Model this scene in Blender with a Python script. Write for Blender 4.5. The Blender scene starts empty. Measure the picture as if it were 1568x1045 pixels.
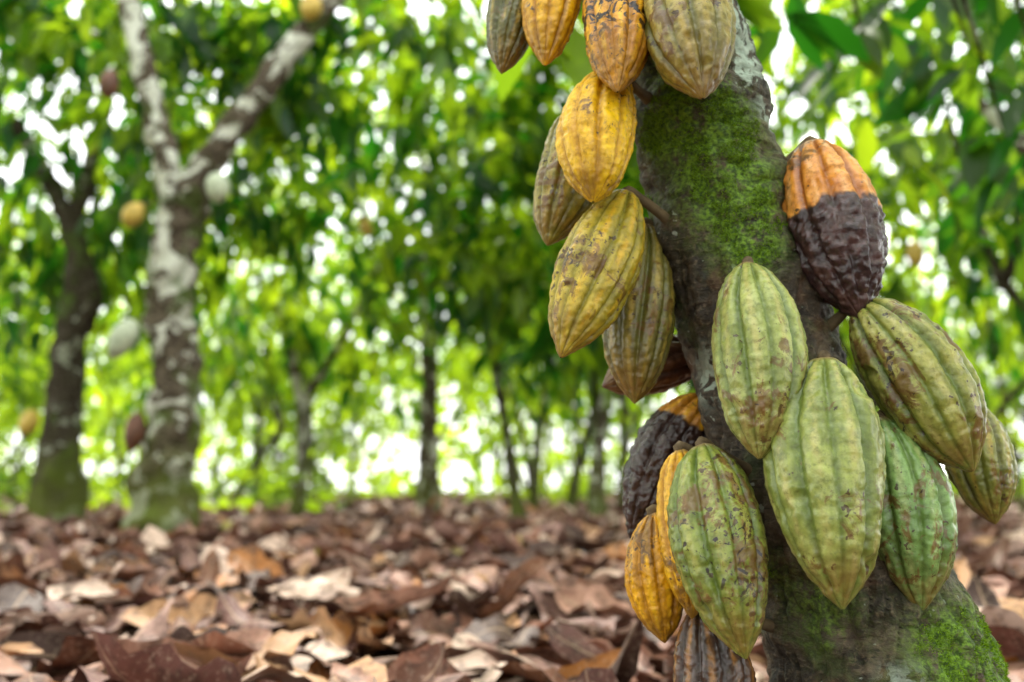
import bpy, math, random
import numpy as np
from mathutils import Vector, noise
random.seed(7); rng=np.random.default_rng(11)
S=bpy.context.scene
S.view_settings.view_transform='Standard'
try: S.view_settings.look='None'
except Exception: pass
S.view_settings.exposure=0
COL=S.collection

# ------------------------------------------------------------------ helpers
class NT:
    def __init__(s,name):
        s.m=bpy.data.materials.new(name); s.m.use_nodes=True
        s.t=s.m.node_tree; s.t.nodes.clear()
        s.out=s.n('ShaderNodeOutputMaterial')
    def n(s,typ,**k):
        nd=s.t.nodes.new(typ)
        for a,b in k.items(): setattr(nd,a,b)
        return nd
    def l(s,a,b): s.t.links.new(a,b)
    def put(s,sock,v):
        if isinstance(v,bpy.types.NodeSocket): s.l(v,sock)
        elif v is not None:
            if isinstance(v,tuple) and len(v)==3 and sock.type=='RGBA': v=(*v,1)
            sock.default_value=v
    def mix(s,f,a,b,bt='MIX'):
        nd=s.n('ShaderNodeMix',data_type='RGBA',blend_type=bt)
        s.put(nd.inputs[0],f); s.put(nd.inputs[6],a); s.put(nd.inputs[7],b); return nd.outputs[2]
    def math(s,op,a,b=None,c=None,clamp=False):
        nd=s.n('ShaderNodeMath',operation=op,use_clamp=clamp)
        s.put(nd.inputs[0],a); s.put(nd.inputs[1],b)
        if c is not None: s.put(nd.inputs[2],c)
        return nd.outputs[0]
    def ramp(s,v,lo,hi,a=0.,b=1.):
        if hi<lo: lo,hi,a,b=hi,lo,b,a
        nd=s.n('ShaderNodeMapRange',interpolation_type='SMOOTHSTEP')
        s.put(nd.inputs[0],v); nd.inputs[1].default_value=lo; nd.inputs[2].default_value=hi
        nd.inputs[3].default_value=a; nd.inputs[4].default_value=b; return nd.outputs[0]
    def coord(s,scale=(1,1,1),loc=(0,0,0)):
        tc=s.n('ShaderNodeTexCoord'); mp=s.n('ShaderNodeMapping')
        s.l(tc.outputs['Object'],mp.inputs[0]); mp.inputs[1].default_value=loc; mp.inputs[3].default_value=scale
        return mp.outputs[0]
    def height(s):
        g=s.n('ShaderNodeNewGeometry'); x=s.n('ShaderNodeSeparateXYZ'); s.l(g.outputs['Position'],x.inputs[0]); return x.outputs[2]
    def noise(s,vec,scale,detail=3,rough=.55,dist=0):
        nd=s.n('ShaderNodeTexNoise'); s.l(vec,nd.inputs['Vector'])
        nd.inputs['Scale'].default_value=scale; nd.inputs['Detail'].default_value=detail
        nd.inputs['Roughness'].default_value=rough; nd.inputs['Distortion'].default_value=dist
        return nd.outputs[0]
    def attr(s,name):
        nd=s.n('ShaderNodeAttribute'); nd.attribute_name=name; return nd.outputs['Fac']
    def bsdf(s,color,rough=.5,spec=.5,bump=None,bstr=.3,bdist=.001,coat=0):
        p=s.n('ShaderNodeBsdfPrincipled'); s.put(p.inputs['Base Color'],color)
        s.put(p.inputs['Roughness'],rough); p.inputs['Specular IOR Level'].default_value=spec
        if coat: p.inputs['Coat Weight'].default_value=coat; p.inputs['Coat Roughness'].default_value=.18
        if bump is not None:
            b=s.n('ShaderNodeBump'); s.put(b.inputs['Strength'],bstr); b.inputs['Distance'].default_value=bdist
            s.l(bump,b.inputs['Height']); s.l(b.outputs[0],p.inputs['Normal'])
        return p.outputs[0]
    def diffuse(s,color,bump=None,bstr=.6,bdist=.006):
        p=s.n('ShaderNodeBsdfDiffuse'); s.put(p.inputs['Color'],color)
        if bump is not None:
            b=s.n('ShaderNodeBump'); s.put(b.inputs['Strength'],bstr); b.inputs['Distance'].default_value=bdist
            s.l(bump,b.inputs['Height']); s.l(b.outputs[0],p.inputs['Normal'])
        return p.outputs[0]
    def done(s,sh): s.l(sh,s.out.inputs[0]); return s.m

def mesh_np(name,V,F,mats,smooth=True,attrs=None,matidx=None):
    me=bpy.data.meshes.new(name)
    V=np.asarray(V,dtype=np.float32); F=np.asarray(F,dtype=np.int32)
    k=F.shape[1]; me.vertices.add(len(V)); me.vertices.foreach_set('co',V.ravel())
    me.loops.add(F.size); me.loops.foreach_set('vertex_index',F.ravel())
    me.polygons.add(len(F)); me.polygons.foreach_set('loop_start',np.arange(0,F.size,k,dtype=np.int32))
    me.polygons.foreach_set('loop_total',np.full(len(F),k,dtype=np.int32))
    for m in mats: me.materials.append(m)
    if matidx is not None: me.polygons.foreach_set('material_index',np.asarray(matidx,dtype=np.int32))
    me.update(calc_edges=True); me.validate()
    if smooth: me.polygons.foreach_set('use_smooth',np.ones(len(me.polygons),dtype=bool))
    for a,vals in (attrs or {}).items():
        at=me.attributes.new(a,'FLOAT','POINT'); at.data.foreach_set('value',np.asarray(vals,dtype=np.float32))
    return me
def obj(name,me,parent=None,loc=(0,0,0),rot=0):
    o=bpy.data.objects.new(name,me); COL.objects.link(o); o.location=loc; o.rotation_euler=(0,0,rot)
    if parent: o.parent=parent
    return o
def grid_faces(nr,nc,off=0,wrap=True):
    i=np.arange(nr-1)[:,None]; j=np.arange(nc if wrap else nc-1)[None,:]; j2=(j+1)%nc
    return np.stack([i*nc+j,i*nc+j2,(i+1)*nc+j2,(i+1)*nc+j],-1).reshape(-1,4)+off
def catmull(P,n):
    P=np.asarray(P,float); Q=np.vstack([2*P[0]-P[1],P,2*P[-1]-P[-2]])
    t=np.linspace(0,len(P)-1-1e-9,n); i=t.astype(int); f=(t-i)[:,None]
    a,b,c,d=Q[i],Q[i+1],Q[i+2],Q[i+3]
    return .5*((2*b)+(-a+c)*f+(2*a-5*b+4*c-d)*f**2+(-a+3*b-3*c+d)*f**3)
def tube(P,R,n,seg,amp=0,nscale=6,seed=0):
    PR=catmull(np.hstack([np.asarray(P,float),np.asarray(R,float)[:,None]]),n)
    C=PR[:,:3]; r=np.maximum(PR[:,3],.0008)
    T=np.gradient(C,axis=0); T/=np.linalg.norm(T,axis=1)[:,None]
    ref=np.array([0.,1.,0.]) if abs(T[:,1]).mean()<.8 else np.array([1.,0,0])
    A=np.cross(ref,T); A/=np.linalg.norm(A,axis=1)[:,None]; B=np.cross(T,A)
    ph=np.linspace(0,2*math.pi,seg,endpoint=False)
    D=A[:,None]*np.cos(ph)[None,:,None]+B[:,None]*np.sin(ph)[None,:,None]
    rr=np.repeat(r[:,None],seg,1)
    if amp:
        for i in range(n):
            for j in range(seg):
                p=C[i]+D[i,j]*r[i]; rr[i,j]*=1+amp*noise.noise(Vector(p*nscale+seed))
    V=(C[:,None]+D*rr[:,:,None]).reshape(-1,3)
    return V,grid_faces(n,seg),D.reshape(-1,3),C
def merge(parts):
    Vs=[];Fs=[];o=0
    for V,F in parts: Vs.append(V);Fs.append(F+o);o+=len(V)
    return np.vstack(Vs),np.vstack(Fs)

# ------------------------------------------------------------------ materials
def bark_mat(name,dark,light,lich,lichamt,moss_attr=False):
    m=NT(name); c=m.coord(); cz=m.coord((1,1,2.0))
    if moss_attr:
        ch=m.coord((.8,.8,2.0)); n1=m.noise(cz,45,5,.65); n2=m.noise(c,9,3); n3=m.noise(c,200,3,.6); n4=m.noise(ch,48,5,.7,1.2)
        col=m.mix(m.ramp(n1,.38,.66),dark,light)
        col=m.mix(m.ramp(m.noise(c,17,4,.65),.48,.64,0,.65),col,tuple(x*1.35+.02 for x in light))
        col=m.mix(m.ramp(n2,.4,.62,0,.7),col,tuple(x*.5 for x in dark))
        col=m.mix(m.ramp(n3,.5,.72,0,.5),col,tuple(min(1,x*1.8) for x in light))
        col=m.mix(m.ramp(n4,.56,.70,0,.4),col,(.24,.20,.13))
        col=m.mix(m.ramp(n4,.45,.34,0,.9),col,(.012,.008,.005))
        col=m.mix(m.ramp(m.noise(c,24,3,.6),.55,.70,0,.5),col,(.11,.042,.015))
        col=m.mix(m.ramp(m.noise(c,13,5,.7),.49,.64,0,.5),col,(.065,.095,.02))
        sp=m.ramp(m.noise(c,85,2,.5),.70,.73)
        col=m.mix(m.math('MULTIPLY',sp,.7),col,(.38,.42,.34))
        mm=m.math('MULTIPLY',m.attr('moss'),m.ramp(m.noise(c,38,5,.75),.38,.53),clamp=True)
        col=m.mix(mm,col,m.mix(m.ramp(m.noise(c,260,3),.35,.65),(.035,.075,.006),(.16,.29,.016)))
        lm=m.math('MULTIPLY',m.attr('lichen'),m.ramp(m.noise(c,45,4,.65,.6),.45,.52),clamp=True)
        col=m.mix(lm,col,m.mix(n3,(.22,.32,.24),(.56,.62,.52)))
        h=m.math('ADD',m.math('ADD',n1,m.math('MULTIPLY',n3,.6)),n4)
        return m.done(m.bsdf(col,.68,.4,h,1.,.0035))
    n1=m.noise(cz,30,4,.65)
    col=m.mix(m.ramp(n1,.35,.7),dark,light)
    lm=m.ramp(m.noise(c,5.5,4,.65,.4),.62-lichamt,.66-lichamt)
    col=m.mix(m.math('MULTIPLY',lm,.9),col,lich)
    n2=m.noise(c,4.1,3)
    col=m.mix(m.ramp(n2,.52,.66,0,.6),col,(.07,.12,.02))
    z=m.math('ADD',m.height(),m.math('MULTIPLY',n2,-1.2))
    col=m.mix(m.ramp(z,.25,-.5,0,.8),col,(.09,.11,.02))
    return m.done(m.diffuse(col,n1,.85))
BARK=bark_mat('bark_mossy',(.022,.015,.010),(.115,.083,.05),None,0,True)
BARKP=bark_mat('bark_lichened',(.03,.023,.017),(.16,.13,.09),(.60,.61,.51),.105)
BARKB=bark_mat('bark_background',(.02,.016,.012),(.10,.085,.06),(.34,.36,.28),.04)

def leaf_mat(name,d,l,td,tl,tf=.5):
    m=NT(name); t=m.attr('tint')
    p=m.diffuse(m.mix(t,d,l))
    tr=m.n('ShaderNodeBsdfTranslucent'); m.put(tr.inputs[0],m.mix(t,td,tl))
    mx=m.n('ShaderNodeMixShader'); mx.inputs[0].default_value=tf
    m.l(p,mx.inputs[1]); m.l(tr.outputs[0],mx.inputs[2])
    g=m.n('ShaderNodeBsdfGlossy'); g.inputs['Roughness'].default_value=.4; g.inputs[0].default_value=(1,1,1,1)
    m2=m.n('ShaderNodeMixShader'); m2.inputs[0].default_value=.018
    m.l(mx.outputs[0],m2.inputs[1]); m.l(g.outputs[0],m2.inputs[2]); return m.done(m2.outputs[0])
LEAF=leaf_mat('cocoa_leaf',(.008,.036,.005),(.09,.19,.008),(.03,.20,.008),(.72,.96,.02),.55)

def pod_mat(name,c1,c2,ridge,furrow,spots=.5,blotch=0.,split=None,rough=.38,seed=0,wax=.0,simple=False):
    m=NT(name); c=m.coord(loc=(seed*1.7,seed*.9,seed))
    n=m.noise(c,24,4,.65)
    col=m.mix(m.ramp(n,.34,.66),tuple(x*.72 for x in c1),c2)
    if simple: return m.done(m.bsdf(col,.5,.4))
    cs=m.coord((1,1,.45),loc=(seed,0,seed*2))
    rg=m.attr('ridge')
    n2=m.noise(cs,55,4,.7)
    f=m.math('MULTIPLY',m.ramp(rg,.50,.95),m.ramp(n2,.36,.60,.05,.75))
    col=m.mix(f,col,ridge)
    col=m.mix(m.math('MULTIPLY',m.ramp(rg,.0,.4,.9,0.),m.ramp(n,.35,.6,.7,1.)),col,tuple(x*.8 for x in furrow))
    n3=m.noise(c,190,4,.7)
    col=m.mix(m.ramp(n3,.48,.70,0,.6),col,tuple(x*.38 for x in c1))
    col=m.mix(m.ramp(n3,.48,.28,0,.3),col,tuple(min(1,x*1.25) for x in c2))
    clus=m.ramp(m.noise(c,17,3,.6),.42,.62,-.09,.07)
    def cl(v): return m.math('ADD',v,clus)
    sc=m.math('MULTIPLY',m.ramp(cl(m.noise(cs,95,5,.75,.5)),.64-.07*spots,.70-.05*spots),m.ramp(rg,.45,.75))
    col=m.mix(m.math('MULTIPLY',sc,.8),col,(.17,.08,.02))
    sp=m.ramp(cl(m.noise(c,150,2,.5)),.77-.09*spots,.79-.09*spots,0,.9)
    col=m.mix(sp,col,(.05,.025,.01))
    bb=m.ramp(cl(m.noise(c,38,5,.75,1.0)),.67-.11*spots,.75-.11*spots,0,.8)
    col=m.mix(bb,col,(.13,.06,.014))
    dk=m.ramp(cl(m.noise(c,58,4,.75,1.8)),.73-.06*spots,.75-.06*spots,0,.92)
    col=m.mix(dk,col,(.022,.01,.005))
    al2=m.attr('along')
    tipb=m.math('MULTIPLY',m.ramp(al2,.66,1.,0,.85),m.ramp(n2,.3,.62))
    col=m.mix(tipb,col,(.18,.09,.015))
    if blotch:
        zone=m.math('MULTIPLY',m.ramp(al2,.25,.42),m.ramp(al2,.85,.65))
        k=m.ramp(m.noise(c,60,3,.6,2.2),.63-.12*blotch,.65-.12*blotch)
        col=m.mix(m.math('MULTIPLY',k,zone),col,(.02,.01,.006))
    h=m.math('ADD',m.noise(c,160,3,.6),m.math('MULTIPLY',n3,.3))
    bs=.55
    if split:
        u0,u1,c3,c4=split
        al=m.math('ADD',al2,m.math('MULTIPLY',m.math('SUBTRACT',m.noise(c,28,3,.6),.5),.26))
        k=m.ramp(al,u0,u1)
        col=m.mix(k,col,m.mix(m.ramp(m.noise(c,60,4,.7),.35,.7),c3,c4))
        bs=m.ramp(k,0,1,.5,.9)
    col=m.mix(m.ramp(al2,.045,.0,0,.8),col,(.3,.19,.08))
    return m.done(m.bsdf(col,m.ramp(n3,.3,.7,rough-.06,rough+.14),.42,h,bs,.0018,coat=wax))
m=NT('pod_stem'); STEM=m.done(m.bsdf(m.mix(m.noise(m.coord(),120),(.05,.035,.02),(.2,.14,.07)),.8,.3))

# ------------------------------------------------------------------ pods
UX=np.array([0,.015,.05,.11,.2,.3,.42,.54,.66,.77,.86,.925,.965,1.0])
RX=np.array([.12,.25,.43,.63,.82,.94,1.0,.985,.90,.755,.555,.335,.19,.03])
def smooth_profile(u):
    P=catmull(np.stack([UX,RX,0*UX],1),400); return np.interp(u,P[:,0],P[:,1])
def make_pod(top,tip,rad,mat,attach=None,na=170,nu=150,seed=0,wart=None,name='cocoa_pod',bend=None):
    top=np.array(top,float); tip=np.array(tip,float); L=np.linalg.norm(tip-top); ax=(tip-top)/L
    ref=np.array([0,-1.,0]); A=np.cross(ax,ref); A/=np.linalg.norm(A); B=np.cross(ax,A)
    rs=np.random.default_rng(seed+100); rot=rs.uniform(0,6.28); bend=rs.uniform(-.045,.045) if bend is None else bend
    u=(1-np.cos(np.linspace(0,math.pi,nu)))/2*.6+np.linspace(0,1,nu)*.4
    ph=np.linspace(0,2*math.pi,na,endpoint=False)
    U,PH=np.meshgrid(u,ph,indexing='ij')
    Uw=np.clip(U+rs.uniform(-.06,.04)*np.sin(U*math.pi),0,1)
    r=rad*smooth_profile(Uw)
    wf=1. if wart is None else (1+1.1*np.clip((U-wart)/.06,0,1))*np.ones_like(U)
    tw=PH+rot+.13*np.sin(U*3+seed)
    a=(tw*5/(2*math.pi))%1.; d5=np.minimum(a,1-a)
    b=(tw*5/(2*math.pi)+.5)%1.; d10=np.minimum(b,1-b)
    fade=np.clip(U/.05,0,1)*np.clip((1-U)/.10,0,1)**.5
    shoulder=1+.9*np.exp(-((U-.08)/.12)**2)
    f5=np.exp(-(d5/.075)**2); f10=np.exp(-(d10/.06)**2)
    r*=1-fade*shoulder*(.135*f5+.085*f10)+.022
    ridge=np.clip(1-f5-f10*.75,0,1)*(.35+.65*np.clip(1-abs(d5-.25)/.14,0,1))
    off=np.zeros_like(r)
    C=top+(ax*L)*U[...,None]+ (A*bend*L)[None,None]*(np.sin(U*math.pi))[...,None]
    Dv=A*np.cos(PH)[...,None]+B*np.sin(PH)[...,None]
    P=C+Dv*r[...,None]
    k=rad/.04; W=np.broadcast_to(wf,U.shape)
    for i in range(nu):
        for j in range(na):
            p=(Vector(P[i,j])+Vector((seed*3.1,0,seed)))
            n1=noise.noise(p*80/k); n2=noise.noise(p*190/k); n3=noise.noise(p*20/k)
            pit=max(0,noise.noise(p*48+Vector((9,9,9)))-.45)
            off[i,j]=k*(W[i,j]*(.0018*n1*(1.2-abs(n1))+.0011*n2)+.0018*n3-.014*pit)
    off*=np.clip((1-U)/.06,0.2,1)
    P=C+Dv*np.maximum(r+off,.0004)[...,None]
    V=P.reshape(-1,3); F=grid_faces(nu,na)
    rg=ridge.reshape(-1); al=U.reshape(-1); mi=np.zeros(len(F))
    if attach is None: attach=top-ax*.03+np.array([0,.03,0])
    at=np.array(attach,float); mid=(top-ax*.003)*.5+at*.5
    Vs,Fs,_,_=tube([top+ax*.006,top-ax*.003,mid,at],[rad*.13+.0005,.0045,.0048,.008],14,12,.25,80,seed)
    V,F2=merge([(V,F),(Vs,Fs)]); rg=np.concatenate([rg,np.zeros(len(Vs))]); al=np.concatenate([al,np.zeros(len(Vs))])
    mi=np.concatenate([mi,np.ones(len(Fs))])
    cen=(top+tip)/2
    me=mesh_np(name,V-cen,F2,[mat,STEM],True,{'ridge':rg,'along':al},mi)
    return obj(name,me,loc=tuple(cen))

TZ=np.array([0,.08,.159,.213,.30,.421,.515,.611,.71,.813,.95,1.2,1.5])
TX=np.array([.40,.362,.340,.322,.286,.246,.222,.201,.180,.160,.135,.11,.10])
TR=np.array([.165,.125,.105,.099,.087,.073,.070,.068,.063,.063,.064,.062,.062])
def trunk_pt(z,top,push=.8):
    cx=np.interp(z,TZ,TX); r=np.interp(z,TZ,TR); d=np.array([top[0]-cx,top[1]-.93]); d/=np.linalg.norm(d)
    return (cx+d[0]*r*push,.93+d[1]*r*push,z)

YEL=dict(c1=(.68,.30,.004),c2=(.84,.46,.006),ridge=(.86,.48,.010),furrow=(.46,.20,.004))
OLV=dict(c1=(.21,.175,.018),c2=(.33,.27,.035),ridge=(.46,.32,.055),furrow=(.11,.115,.014))
GRN=dict(c1=(.20,.28,.042),c2=(.31,.38,.08),ridge=(.46,.41,.13),furrow=(.10,.17,.022))
def D(b,**k): r=dict(b); r.update(k); return r
PODS=[
('A',(.007,.92,.842),(-.01,.90,.722),.0245,D(OLV,c1=(.09,.09,.015),c2=(.14,.12,.028),spots=.6)),
('B',(.045,.90,.851),(.030,.86,.712),.027,D(YEL,spots=.6)),
('C',(.091,.88,.84),(.089,.80,.662),.031,D(YEL,c1=(.55,.20,.006),c2=(.70,.32,.01),spots=.9,blotch=.95)),
('D',(.155,.86,.834),(.157,.78,.648),.039,D(OLV,c1=(.22,.17,.022),c2=(.32,.25,.04),spots=1.4)),
('E',(.093,.87,.712),(.069,.82,.572),.034,D(YEL,c1=(.80,.40,.003),c2=(.93,.57,.006),ridge=(.93,.56,.01),furrow=(.58,.28,.004),spots=.6)),
('F',(.065,.93,.70),(.033,.90,.554),.031,D(OLV,c1=(.20,.18,.025),spots=1.1)),
('G',(.106,.88,.598),(.041,.83,.44),.0345,D(OLV,c1=(.36,.28,.02),c2=(.51,.37,.03),ridge=(.66,.38,.02),furrow=(.22,.20,.015),spots=1.2)),
('H',(.129,.93,.582),(.111,.90,.407),.033,D(OLV,c1=(.14,.12,.018),c2=(.20,.16,.03),spots=.9)),
('I',(.193,1.0,.468),(.089,.98,.431),.028,D(OLV,c1=(.09,.03,.013),c2=(.14,.055,.025),ridge=(.2,.09,.04),furrow=(.06,.02,.01),spots=.5)),
('J',(.280,.895,.651),(.302,.85,.476),.0415,D(YEL,c1=(.64,.19,.012),c2=(.80,.34,.05),ridge=(.88,.48,.18),furrow=(.34,.09,.006),spots=.9,split=(.42,.45,(.019,.007,.008),(.08,.034,.03)))),
('K',(.201,.83,.52),(.195,.79,.354),.037,D(GRN,c1=(.25,.30,.05),c2=(.37,.41,.11),spots=.85)),
('L',(.256,.81,.436),(.2485,.77,.2412),.0445,D(GRN,c1=(.23,.28,.045),c2=(.34,.38,.09),spots=.8)),
('M',(.3065,.86,.4937),(.3813,.83,.3451),.040,D(GRN,c1=(.22,.24,.032),c2=(.32,.31,.06),spots=1.1)),
('N',(.3193,.86,.3915),(.3364,.84,.2321),.037,D(GRN,c1=(.15,.28,.06),c2=(.24,.39,.11),ridge=(.34,.41,.14),spots=.7)),
('O',(.4347,.95,.4136),(.4444,.93,.2986),.030,D(OLV,c1=(.17,.19,.025),c2=(.27,.26,.045),spots=.9)),
('P',(.189,.97,.4217),(.1108,.95,.2848),.033,D(YEL,c1=(.5,.2,.02),c2=(.6,.26,.03),spots=.8,split=(.22,.26,(.016,.007,.006),(.045,.02,.014)))),
('Q',(.148,.88,.365),(.151,.86,.223),.028,D(YEL,c1=(.65,.30,.005),c2=(.80,.44,.008),spots=1.3)),
('Q2',(.127,.90,.31),(.132,.89,.199),.025,D(YEL,c1=(.58,.25,.005),c2=(.74,.36,.008),spots=1.)),
('R',(.16,.84,.367),(.179,.79,.202),.0375,D(GRN,c1=(.17,.22,.028),c2=(.26,.30,.048),ridge=(.35,.33,.08),spots=1.1,blotch=.2)),
('S',(.163,.88,.232),(.169,.87,.10),.034,D(OLV,c1=(.05,.025,.015),c2=(.12,.05,.02),ridge=(.35,.15,.03),furrow=(.03,.015,.01),spots=.5)),
]
ATT=[]
for i,(k,top,tip,r,mk) in enumerate(PODS):
    mt=pod_mat('pod_skin_'+k,seed=i+1,wax=.12 if k[0] in 'BCEQG' else .32,**mk)
    at=trunk_pt(top[2]-.028,top); ATT.append(at)
    make_pod(top,tip,r,mt,attach=at,seed=i+1,wart={'J':.43,'P':.22}.get(k))

# ------------------------------------------------------------------ near cocoa tree
def build_near_tree():
    root=bpy.data.objects.new('cocoa_tree',None); COL.objects.link(root)
    z=np.concatenate([np.linspace(0,.12,20,endpoint=False),np.linspace(.12,.9,330,endpoint=False),np.linspace(.9,1.5,60)])
    n=len(z); seg=230
    def sm(Y): 
        P=catmull(np.stack([TZ,Y,0*Y],1),600); return np.interp(z,P[:,0],P[:,1])
    cx=sm(TX); r=sm(TR); ph=np.linspace(0,2*math.pi,seg,endpoint=False)
    att=np.array(ATT); V=np.zeros((n,seg,3)); moss=np.zeros((n,seg)); lich=np.zeros((n,seg))
    mz=[(.165,.87,.71,.036),(.178,.87,.66,.038),(.193,.87,.61,.037),(.212,.87,.575,.03),(.18,.88,.80,.022),(.24,.84,.225,.03),(.21,.87,.25,.018),(.155,.88,.76,.022),
        (.40,.86,.19,.042),(.42,.9,.16,.048),(.35,.84,.20,.024),(.14,.9,.66,.018),(.12,.93,.60,.018),(.38,.84,.14,.038),(.215,.87,.54,.018)]
    lz=[(.215,.89,.755,.028),(.215,.89,.80,.028),(.222,.89,.715,.017),(.168,.89,.43,.018),(.315,.84,.172,.013),(.285,.84,.155,.010),(.240,.9,.68,.012)]
    for i in range(n):
        for j in range(seg):
            c,s=math.cos(ph[j]),math.sin(ph[j]); p=Vector((cx[i]+c*r[i],.93+s*r[i],z[i]))
            d=.010*noise.noise(p*11)+.006*noise.noise(p*30)
            w=noise.noise(Vector((p.x*40,p.y*40,p.z*110)))
            up=min(1,max(0,(z[i]-.35)/.3))
            d+=.0015*up*w-.0036*up*max(0,1-abs(noise.noise(Vector((p.x*12,p.y*12,p.z*50+3))))*9)
            cr_=abs(noise.noise(Vector((p.x*60,p.y*60,p.z*14))))
            d+=(1-up)*(.0032*noise.noise(Vector((p.x*110,p.y*110,p.z*38)))-.0045*max(0,1-cr_*7)+.002*noise.noise(p*90))
            d+=.0024*noise.noise(p*110)
            if z[i]<.25: d+=.02*max(0,(.25-z[i])/.25)*noise.noise(Vector((c*2.2,s*2.2,5.)))
            V[i,j]=(p.x+c*d,p.y+s*d,p.z)
    for a in att:
        dd=((V-a)**2).sum(-1); g=.011*np.exp(-dd/(2*.016**2))
        V[...,0]+=g*np.cos(ph)[None]; V[...,1]+=g*np.sin(ph)[None]
    rs=np.random.default_rng(3)
    for _ in range(38):
        zz=rs.uniform(.15,.85); a=rs.uniform(3.3,6.1); cxx=np.interp(zz,TZ,TX); rr=np.interp(zz,TZ,TR)
        q=np.array([cxx+rr*math.cos(a),.93+rr*math.sin(a),zz]); sz=rs.uniform(.004,.012)
        g=sz*.65*np.exp(-((V-q)**2).sum(-1)/(2*sz**2))
        V[...,0]+=g*np.cos(ph)[None]; V[...,1]+=g*np.sin(ph)[None]
    for x,y,zz,sg in mz: moss+=1.15*np.exp(-((V-np.array([x,y,zz]))**2).sum(-1)/(2*(sg*.8)**2))
    for x,y,zz,sg in lz: lich+=1.5*np.exp(-((V-np.array([x,y,zz]))**2).sum(-1)/(2*(sg*.8)**2))
    Vf=V.reshape(-1,3); lf=np.clip(lich.reshape(-1),0,1); mf=np.clip(moss.reshape(-1),0,1)*(1-.6*lf)
    me=mesh_np('trunk',Vf,grid_faces(n,seg),[BARK],True,{'moss':mf,'lichen':lf})
    obj('trunk',me,root)
    nrm=np.stack([np.tile(np.cos(ph),n),np.tile(np.sin(ph),n),np.zeros(n*seg)],1)
    pr=np.array([ (noise.noise(Vector(v*45))*.9+.5+.35*noise.noise(Vector(v*140)))*m_ if m_>.2 else 0 for v,m_ in zip(Vf,mf-lf*.5)])
    idx=np.where((pr>.42)&(nrm[:,1]<.4))[0]; idx=rng.choice(idx,28000)
    p=Vf[idx]+rng.normal(0,.0009,(len(idx),3)); d=nrm[idx]+rng.normal(0,.55,(len(idx),3))+np.array([0,0,.2]); d/=np.linalg.norm(d,axis=1)[:,None]
    sd=np.cross(d,rng.normal(0,1,d.shape)); sd/=np.linalg.norm(sd,axis=1)[:,None]
    L=rng.uniform(.001,.0032,len(idx))[:,None]
    tri=np.stack([p-sd*.00035-d*.0008,p+sd*.00035-d*.0008,p+d*L],1).reshape(-1,3)
    F=np.arange(len(tri)).reshape(-1,3)
    mm=NT('moss'); t=mm.attr('tint'); MOSS=mm.done(mm.diffuse(mm.mix(t,(.05,.11,.005),(.25,.42,.02))))
    obj('moss',mesh_np('moss',tri,F,[MOSS],False,{'tint':np.repeat(rng.uniform(0,1,len(idx)),3)}),root)
    return root
NEAR=build_near_tree()

# ------------------------------------------------------------------ leaves
LX=np.array([0,.18,.45,.75,1.]); LW=np.array([.015,.11,.17,.12,.0])
LXs=np.array([0,.4,1.]); LWs=np.array([.02,.17,.0])
def leaf_arrays(P,Dr,N,size,tint,widthk=1.,droop=.25,simple=False):
    lx,lw=(LXs,LWs) if simple else (LX,LW)
    k=len(P); rows=len(lx)
    Dr=Dr/np.linalg.norm(Dr,axis=1)[:,None]; Sd=np.cross(N,Dr); Sd/=np.linalg.norm(Sd,axis=1)[:,None]; Nn=np.cross(Dr,Sd)
    X=np.repeat(lx,3); Yv=(lw[:,None]*np.array([-1,0,1])*widthk).ravel(); Z=-droop*X**2+np.abs(Yv)*.25
    V=P[:,None]+size[:,None,None]*(X[None,:,None]*Dr[:,None]+Yv[None,:,None]*Sd[:,None]+Z[None,:,None]*Nn[:,None])
    f=grid_faces(rows,3,0,False); F=(f[None]+(np.arange(k)*rows*3)[:,None,None]).reshape(-1,4)
    return V.reshape(-1,3),F,np.repeat(tint,rows*3)
def crown_arrays(r,n_cl,center,rad,per=12,size=(.17,.32),hole=.0,seed=0,tmean=.30,simple=False):
    cs=[]
    while len(cs)<n_cl:
        v=r.normal(0,1,3); v/=np.linalg.norm(v); v*=r.uniform(.15,1)**.45
        c=np.array(center)+v*np.array(rad)*(1+.3*noise.noise(Vector(v*1.6)+Vector((seed*5,0,0))))
        if noise.noise(Vector(c*1.3)+Vector((seed*7.,2,1)))<hole: continue
        cs.append(c)
    cs=np.array(cs); ctint=np.clip(r.normal(tmean,.38,n_cl),0,1)
    k=n_cl*per; P=np.repeat(cs,per,0)+r.normal(0,.14,(k,3))
    out=np.repeat(cs-np.array(center),per,0); out/=np.linalg.norm(out,axis=1)[:,None]
    Dr=r.normal(0,.75,(k,3))+out*.5+np.array([0,0,-.55]); N=r.normal(0,.35,(k,3))+np.array([0,0,1.])
    sz=r.uniform(size[0],size[1],k); t=np.clip(np.repeat(ctint,per)+r.normal(0,.12,k),0,1)
    return leaf_arrays(P,Dr,N,sz,t,1.1,.3,simple),cs

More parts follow.
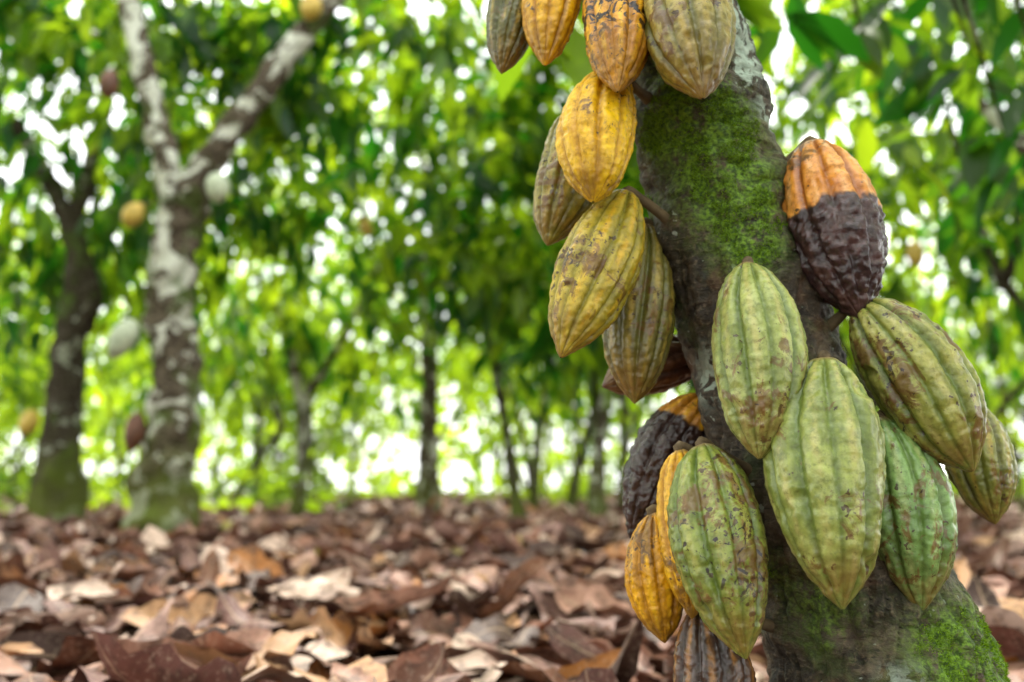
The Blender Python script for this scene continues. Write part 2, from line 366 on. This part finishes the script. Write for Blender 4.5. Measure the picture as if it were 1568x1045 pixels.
CR=[];CRF=[]
for s in range(6):
    zc=[3.3,3.0,3.5,2.9,3.4,3.1][s]; tm=[.35,.1,.6,.25,.7,.2][s]
    (V,F,t),cs=crown_arrays(np.random.default_rng(50+s),150,(0,0,zc),(1.8,1.8,zc-1.25),per=10,seed=s,hole=-.12,tmean=tm)
    CR.append(mesh_np('crown',V,F,[LEAF],True,{'tint':t}))
    (V,F,t),cs=crown_arrays(np.random.default_rng(50+s),115,(0,0,zc),(1.8,1.8,zc-1.25),per=7,size=(.24,.40),seed=s,hole=-.06,tmean=tm+.2,simple=True)
    CRF.append(mesh_np('crown',V,F,[LEAF],True,{'tint':t}))
TRK=[]
for s in range(9):
    r=np.random.default_rng(80+s); parts=[]
    lean=r.normal(0,.4,2); rb=r.uniform(.03,.07); h=r.uniform(.7,1.7)
    base=[(0,0,-.05),(lean[0]*.3+r.normal(0,.06),lean[1]*.3,h*.4),(lean[0],lean[1],h)]
    V,F,_,_=tube(base,[rb*1.5,rb,rb*.8],18,14,.4,7,s); parts.append((V,F))
    for q in range(r.integers(2,5)):
        a=r.uniform(0,6.28)+q*1.6; l=r.uniform(.6,1.5)
        e=np.array([lean[0]+math.cos(a)*l,lean[1]+math.sin(a)*l,h+r.uniform(1.2,2.4)])
        mid=np.array([lean[0]+math.cos(a)*l*.4+r.normal(0,.12),lean[1]+math.sin(a)*l*.4,h+.8])
        V,F,_,_=tube([(lean[0],lean[1],h-.06),mid,e],[rb*.75,rb*.5,rb*.18],14,10,.3,8,s+q); parts.append((V,F))
    V,F=merge(parts); TRK.append(mesh_np('trunk',V,F,[BARKP if s%3==1 else BARKB]))
def place_tree(x,y,k,sc,rot,crown=True):
    e=bpy.data.objects.new('cocoa_tree',None); COL.objects.link(e); e.location=(x,y,0); e.rotation_euler=(0,0,rot); e.scale=(sc,sc,sc)
    obj('trunk',TRK[k%9],e)
    if crown: obj('crown',(CR if abs(y)<14 else CRF)[(k*5+1)%6],e)
    return e
parts=[]
for a,l,zt in [(.4,1.2,2.6),(2.2,1.1,2.8),(1.2,1.3,2.7),(3.9,.7,2.5),(5.4,.8,2.9)]:
    V,F,_,_=tube([(.10,.93,1.42),(.10+math.cos(a)*l*.4,.93+math.sin(a)*l*.4,1.95),(.10+math.cos(a)*l,.93+math.sin(a)*l,zt)],[.05,.035,.012],16,12,.25,10,a); parts.append((V,F))
hang=[(.12,2.1,1.36,4),(.9,3.0,1.80,6),(1.15,3.1,1.72,5),(1.55,3.2,1.72,9),(1.75,3.4,1.5,9),(1.3,3.4,2.0,8),(1.7,3.0,1.45,8),(.6,2.9,1.85,5)]
HP=[];HD=[];HS=[];HT=[]; r=np.random.default_rng(9)
for x,y,zz,kk in hang:
    V,F,_,_=tube([(.25,1.5,2.3),((x+.25)/2,(y+1.5)/2,2.3),(x,y,zz+.12),(x,y,zz)],[.02,.012,.006,.003],16,8); parts.append((V,F))
    ct=r.uniform(.0,.35)
    for q in range(kk):
        a=r.uniform(0,6.28); HP.append((x+r.normal(0,.05),y+r.normal(0,.05),zz+r.uniform(-.04,.14))); HD.append((math.cos(a)*.8,math.sin(a)*.8,r.uniform(-1.1,-.1)))
        HS.append(r.uniform(.18,.32)); HT.append(min(1,max(0,ct+r.normal(0,.12))))
V,F=merge(parts); obj('limbs',mesh_np('limbs',V,F,[BARKB]),NEAR)
V,F,t=leaf_arrays(np.array(HP),np.array(HD),r.normal(0,.3,(len(HP),3))+np.array([0,0,1.]),np.array(HS),np.array(HT),1.1,.3)
obj('hanging_leaves',mesh_np('hanging_leaves',V,F,[LEAF],True,{'tint':t}),NEAR)
(V,F,t),_=crown_arrays(np.random.default_rng(5),100,(.2,1.95,2.85),(1.5,1.25,.75),seed=9);  # tree's unseen crown, shifted back so open sky lights the pod tops
obj('crown',mesh_np('crown',V,F,[LEAF],True,{'tint':t}),NEAR)

def custom_tree(limbs,mat,crowns,extra=None):
    e=bpy.data.objects.new('cocoa_tree',None); COL.objects.link(e)
    parts=[]
    for q,(P,R) in enumerate(limbs):
        V,F,_,_=tube(P,R,50,30,.45,9,q); parts.append((V,F))
    V,F=merge(parts); obj('trunk',mesh_np('trunk',V,F,[mat]),e)
    for q,(c,rad,n) in enumerate(crowns):
        (V,F,t),_=crown_arrays(np.random.default_rng(int(abs(c[0]*100))+q),n,c,rad,seed=q+3,tmean=.3)
        obj('crown',mesh_np('crown',V,F,[LEAF],True,{'tint':t}),e)
    return e
custom_tree([([(-2.07,6,-.05),(-2.07,6,.4),(-2.04,6,.95),(-2.09,6,1.5),(-2.06,6,2.05)],[.22,.17,.145,.135,.125]),
             ([(-2.08,6,1.95),(-2.16,6.02,2.35),(-2.36,6.03,3.0),(-2.52,6.05,3.6),(-2.8,6.1,4.4)],[.11,.09,.075,.065,.04]),
             ([(-2.05,6,1.9),(-1.93,5.98,2.28),(-1.70,5.96,2.62),(-1.39,5.95,3.09),(-1.05,5.95,3.55),(-.5,5.9,4.1)],[.11,.10,.085,.08,.065,.04]),],
            BARKP,[((-2.6,6.9,3.9),(1.7,.9,1.2),75),((-.7,6.9,3.7),(1.5,.9,1.2),65)])
custom_tree([([(-3.57,8,-.05),(-3.6,8,.8),(-3.6,8,1.5),(-3.55,8,2.1),(-3.75,8,2.7),(-4.2,8.05,3.4)],[.2,.14,.12,.10,.075,.05]),
             ([(-3.6,8,1.5),(-3.45,8,1.9),(-3.6,8,2.5),(-3.4,8,3.6)],[.1,.09,.07,.05])],BARKB,[((-3.8,8.6,3.6),(1.9,1.2,1.5),105)])
custom_tree([([(-.98,12,-.05),(-1.0,12,1.0),(-1.03,12,2.7),(-1.2,12,3.6)],[.15,.11,.09,.07])],BARKP,[((-1.0,12.6,4.2),(2,1.5,1.6),70)])
bgm=[pod_mat('pod_skin_pale',(.45,.52,.36),(.55,.6,.42),None,None,seed=31,simple=True),
     pod_mat('pod_skin_yellow',(.5,.34,.05),(.6,.42,.08),None,None,seed=32,simple=True),
     pod_mat('pod_skin_brown',(.10,.04,.02),(.15,.06,.03),None,None,seed=33,simple=True)]
for i,(x,y,z,dx,dz,rr,mi) in enumerate([(-2.25,5.85,1.33,-.12,-.24,.075,0),(-2.25,5.85,2.05,-.07,-.16,.06,1),(-1.80,5.85,2.24,.02,-.2,.07,0),
        (-2.50,5.9,2.92,0,-.2,.06,2),(-1.24,5.8,3.37,-.02,-.18,.065,1),(-2.22,5.9,.78,-.02,-.24,.06,2),
        (-3.75,7.8,.95,-.05,-.2,.07,1),(-1.15,7.5,2.42,.05,-.16,.05,1),(2.9,7.,2.1,0,-.2,.06,1),(-3.2,9,.9,0,-.18,.05,1),(3.0,8,1.3,0,-.2,.05,1)]):
    make_pod((x,y,z),(x+dx,y-.03,z+dz),rr,bgm[mi],attach=(x+.08*(1 if dx<=0 else -1),y+.12,z+.03),na=40,nu=36,seed=40+i)

# plantation
r=np.random.default_rng(21); kk=0
fixed=[(-2.07,6),(-3.57,8),(-.98,12)]
place_tree(2.9,4.0,1,.95,1.3); place_tree(4.2,6.5,2,1.05,2.3); place_tree(-4.8,4.6,3,1.,.4)
place_tree(.75,9.0,4,1.05,4.1); place_tree(-2.3,10.6,1,1.0,.7); place_tree(2.4,8.4,3,1.1,2.9)
yy=10.5
while yy<32:
    sp=2.9+yy*.03; hw=yy*.55+2.5
    xs=np.arange(-hw,hw,sp)+r.uniform(-1,1)
    for x in xs:
        X=x+r.normal(0,1.1); Y=yy+r.normal(0,1.1)
        if any((X-a)**2+(Y-b)**2<3.2 for a,b in fixed): continue
        if r.uniform()<.2: continue
        place_tree(X,Y,kk+int(r.integers(0,9)),r.uniform(.8,1.3),r.uniform(0,6.28)); kk+=1
    yy+=3.4
# unseen plantation trees, added beside and behind the viewpoint to cut frontal ambient light
for x,y in [(-3.1,-2.4),(2.9,-2.6),(.2,-4.6),(-4.2,1.2),(3.9,.9),(-6,-5),(6,-5)]: place_tree(x,y,kk,1.05,kk*1.3); kk+=1
sap=[]; r=np.random.default_rng(61)
for q in range(24):
    y0=r.uniform(9,32); x0=r.uniform(-1,1)*(y0*.55+1)
    for _ in range(r.integers(1,5)):
        x=x0+r.normal(0,.5); y=y0+r.normal(0,.5); h=r.uniform(1.2,3.6); b=r.normal(0,.35,2); rr=r.uniform(.012,.045)
        V,F,_,_=tube([(x,y,-.05),(x+b[0]*.5,y,h*.5),(x+b[0]*1.6,y+b[1],h)],[rr*1.3,rr,rr*.5],8,7); sap.append((V,F))
V,F=merge(sap); obj('young_tree_stems',mesh_np('young_tree_stems',V,F,[BARKB]))
r=np.random.default_rng(62); P=[];T=[]
for q in range(520):
    y=r.uniform(10,36); x=r.uniform(-1,1)*(y*.62+2); h=r.uniform(.15,1.5)*(.5+y/34)
    if y<14 and x>-2.6: continue
    if noise.noise(Vector((x*.25,y*.25,7)))<(-.2 if x<-2.6 and y<18 else 0): continue
    kq=14; P.append(np.stack([x+r.normal(0,.3,kq),y+r.normal(0,.3,kq),np.abs(h*r.uniform(.2,1,kq))],1)); T.append(np.clip(r.normal(r.uniform(.2,1.),.1,kq),0,1))
P=np.vstack(P);T=np.concatenate(T);k=len(P)
V,F,t=leaf_arrays(P,r.normal(0,.8,(k,3))+np.array([0,0,.1]),r.normal(0,.5,(k,3))+np.array([0,-.2,1]),r.uniform(.18,.36,k),T,1.2,simple=True)
obj('undergrowth',mesh_np('undergrowth',V,F,[LEAF],True,{'tint':t}))
r=np.random.default_rng(77); k=8000
P=np.stack([r.uniform(-62,62,k),r.uniform(38,66,k),r.uniform(0,1,k)**1.2*8],1)
keep=np.array([noise.noise(Vector((p[0]*.25,p[1]*.1,p[2]*.4)))>-.12 for p in P]); P=P[keep]; k=len(P)
V,F,t=leaf_arrays(P,r.normal(0,1,(k,3)),r.normal(0,1,(k,3)),r.uniform(.7,1.3,k),np.clip(r.normal(.75,.3,k),0,1),1.7,simple=True)
obj('distant_trees',mesh_np('distant_trees',V,F,[LEAF],True,{'tint':t}))

# ------------------------------------------------------------------ ground + litter
def gz(x,y): return .035*noise.noise(Vector((x*.5,y*.5,0)))+.015*noise.noise(Vector((x*1.7,y*1.7,3)))
n=150; u=np.linspace(-1,1,n); gx=np.sign(u)*np.abs(u)**3*300
G=np.array([(x,y+5,gz(x,y+5)) for y in gx for x in gx])
m=NT('soil'); c=m.coord()
GM=m.done(m.diffuse(m.mix(m.ramp(m.noise(c,14,4,.7),.35,.7),(.025,.014,.009),(.11,.065,.042))))
obj('ground',mesh_np('ground',G,grid_faces(n,n,0,False),[GM]))

def litter(r,k,x0,x1,y0,y1,sz,rows,cols,lift,fan=False):
    y=r.uniform(y0,y1,k); x=r.uniform(-1,1,k)*(x1 if not fan else (y*.62+2.5))
    X=np.linspace(0,1,rows); W=np.sin(np.clip(X*.93+.05,0,1)*math.pi)**.6; W[0]=.06; W[-1]=.05
    Yc=np.linspace(-1,1,cols)
    gX=np.repeat(X,cols)-.5; gY=(W[:,None]*Yc[None]).ravel()
    wid=r.uniform(.17,.27,k)[:,None]; curl=r.normal(.0,.9,k)[:,None]; bend=r.normal(0,.5,k)[:,None]; tw=r.normal(0,.7,k)[:,None]
    wav=r.uniform(0,.07,k)[:,None]; wp=r.uniform(0,6,k)[:,None]; skew=r.normal(0,.15,k)[:,None]
    ly=gY[None]*wid
    ang=np.clip(curl*1.3,-2,2)*gY[None]
    lyr=np.where(np.abs(curl)>.05,np.sin(ang)/(curl*1.3+1e-6)*wid,ly)+skew*gX[None]**2
    lx=gX[None]*np.ones((k,1))
    jag=r.uniform(0,.02,k)[:,None]*np.sin(gX[None]*r.uniform(14,30,k)[:,None]+wp*3)*np.sign(gY[None])
    lyr=lyr+jag*(np.abs(gY[None])>.3)
    lz=(1-np.cos(ang))/(curl*1.3+1e-6)*wid+bend*gX[None]**2+tw*gX[None]*gY[None]*wid+wav*np.sin(gX[None]*20+wp)*np.abs(gY[None])+.03*np.sin(gX[None]*9+wp*2)
    s=r.uniform(sz[0],sz[1],k)[:,None]
    L=np.stack([lx*s,lyr*s,lz*s],-1)
    a=r.uniform(0,2*math.pi,k); Nn=r.normal(0,.30,(k,3)); Nn[:,2]=1; Nn/=np.linalg.norm(Nn,axis=1)[:,None]
    Dr=np.stack([np.cos(a),np.sin(a),np.zeros(k)],1); Dr-=Nn*(Dr*Nn).sum(1)[:,None]; Dr/=np.linalg.norm(Dr,axis=1)[:,None]; Sd=np.cross(Nn,Dr)
    z=np.array([gz(a_,b_) for a_,b_ in zip(x,y)])+r.uniform(.006,lift,k)
    V=np.stack([x,y,z],1)[:,None]+L[...,0:1]*Dr[:,None]+L[...,1:2]*Sd[:,None]+L[...,2:3]*Nn[:,None]
    f=grid_faces(rows,cols,0,False); F=(f[None]+(np.arange(k)*rows*cols)[:,None,None]).reshape(-1,4)
    t=np.repeat(r.uniform(0,1,k),rows*cols); mid=np.tile(1-np.abs(np.tile(Yc,rows)),k)
    return V.reshape(-1,3),F,t,mid
r=np.random.default_rng(4); LP=[]
LP.append(litter(r,3600,0,2.8,.45,4.2,(.09,.28),13,7,.075))
LP.append(litter(r,900,0,3.,-2.5,.45,(.11,.24),7,5,.05))
LP.append(litter(r,8500,0,0,4.2,11,(.13,.32),7,5,.085,True))
LP.append(litter(r,8000,0,0,11,34,(.2,.46),5,3,.10,True))
o=0;Vs=[];Fs=[];Ts=[];Ms=[]
for V,F,t,md in LP: Vs.append(V);Fs.append(F+o);Ts.append(t);Ms.append(md);o+=len(V)
m=NT('dry_leaf'); t=m.attr('tint'); rp=m.n('ShaderNodeValToRGB'); m.l(t,rp.inputs[0])
cr=rp.color_ramp; cr.interpolation='CONSTANT'
cols=[(.13,.052,.03),(.38,.20,.14),(.04,.017,.012),(.25,.105,.066),(.58,.41,.32),(.18,.07,.034),(.33,.19,.155),(.06,.028,.02),(.44,.235,.115),(.36,.135,.03),(.20,.10,.08),(.64,.47,.38),(.13,.05,.038),(.44,.40,.06)]
wts=[1.3,1.1,1.3,1.2,.85,1.2,1.0,1.2,.7,.45,1.1,.65,1.2,.10]; cum=np.cumsum([0]+wts)/sum(wts)
while len(cr.elements)<len(cols): cr.elements.new(.5)
for e,p,cc in zip(cr.elements,cum,cols): e.position=float(p); e.color=(*cc,1)
c=m.coord(); col=rp.outputs[0]; nn=m.noise(c,28,4,.65)
col=m.mix(m.ramp(nn,.45,.68,0,.8),col,(.05,.022,.015))
col=m.mix(m.ramp(m.noise(c,120,2,.6),.5,.8,0,.45),col,(.5,.36,.27))
col=m.mix(m.ramp(m.attr('mid'),.90,1.,0,.5),col,(.5,.34,.22))
DL=m.done(m.bsdf(col,.6,.3,nn,.6,.006))
obj('leaf_litter',mesh_np('leaf_litter',np.vstack(Vs),np.vstack(Fs),[DL],True,{'tint':np.concatenate(Ts),'mid':np.concatenate(Ms)}))

# ------------------------------------------------------------------ light
EL,AZ=math.radians(52),math.radians(-18)
w=bpy.data.worlds.new('World'); S.world=w; w.use_nodes=True; nt=w.node_tree; bg=nt.nodes['Background']
sky=nt.nodes.new('ShaderNodeTexSky'); sky.sky_type='NISHITA'; sky.sun_disc=False; sky.sun_elevation=EL; sky.sun_rotation=AZ; sky.dust_density=3
tc=nt.nodes.new('ShaderNodeTexCoord'); ns=nt.nodes.new('ShaderNodeTexNoise'); ns.inputs['Scale'].default_value=2.2; ns.inputs['Detail'].default_value=2
mr=nt.nodes.new('ShaderNodeMapRange'); mr.inputs[1].default_value=.3; mr.inputs[2].default_value=.6; mr.inputs[3].default_value=.6; mr.inputs[4].default_value=.95
mx=nt.nodes.new('ShaderNodeMix'); mx.data_type='RGBA'; mx.inputs[7].default_value=(26,26.5,26.5,1)
nt.links.new(tc.outputs['Generated'],ns.inputs['Vector']); nt.links.new(ns.outputs[0],mr.inputs[0]); nt.links.new(mr.outputs[0],mx.inputs[0])
nt.links.new(sky.outputs[0],mx.inputs[6]); nt.links.new(mx.outputs[2],bg.inputs[0]); bg.inputs[1].default_value=.15
sl=bpy.data.lights.new('sun','SUN'); sl.energy=5; sl.angle=math.radians(.8); sl.color=(1,.95,.85)
so=bpy.data.objects.new('sun',sl); COL.objects.link(so)
d=Vector((math.sin(AZ)*math.cos(EL),math.cos(AZ)*math.cos(EL),math.sin(EL))); so.rotation_euler=d.to_track_quat('Z','Y').to_euler()

# ------------------------------------------------------------------ camera
cam=bpy.data.cameras.new('camera'); co=bpy.data.objects.new('camera',cam); COL.objects.link(co)
co.location=(0,0,.33); co.rotation_euler=(math.radians(98.5),0,0); cam.lens=35; cam.sensor_width=36
cam.clip_start=.02; cam.clip_end=1000; cam.dof.use_dof=True; cam.dof.focus_distance=.80; cam.dof.aperture_fstop=4.0
S.camera=co
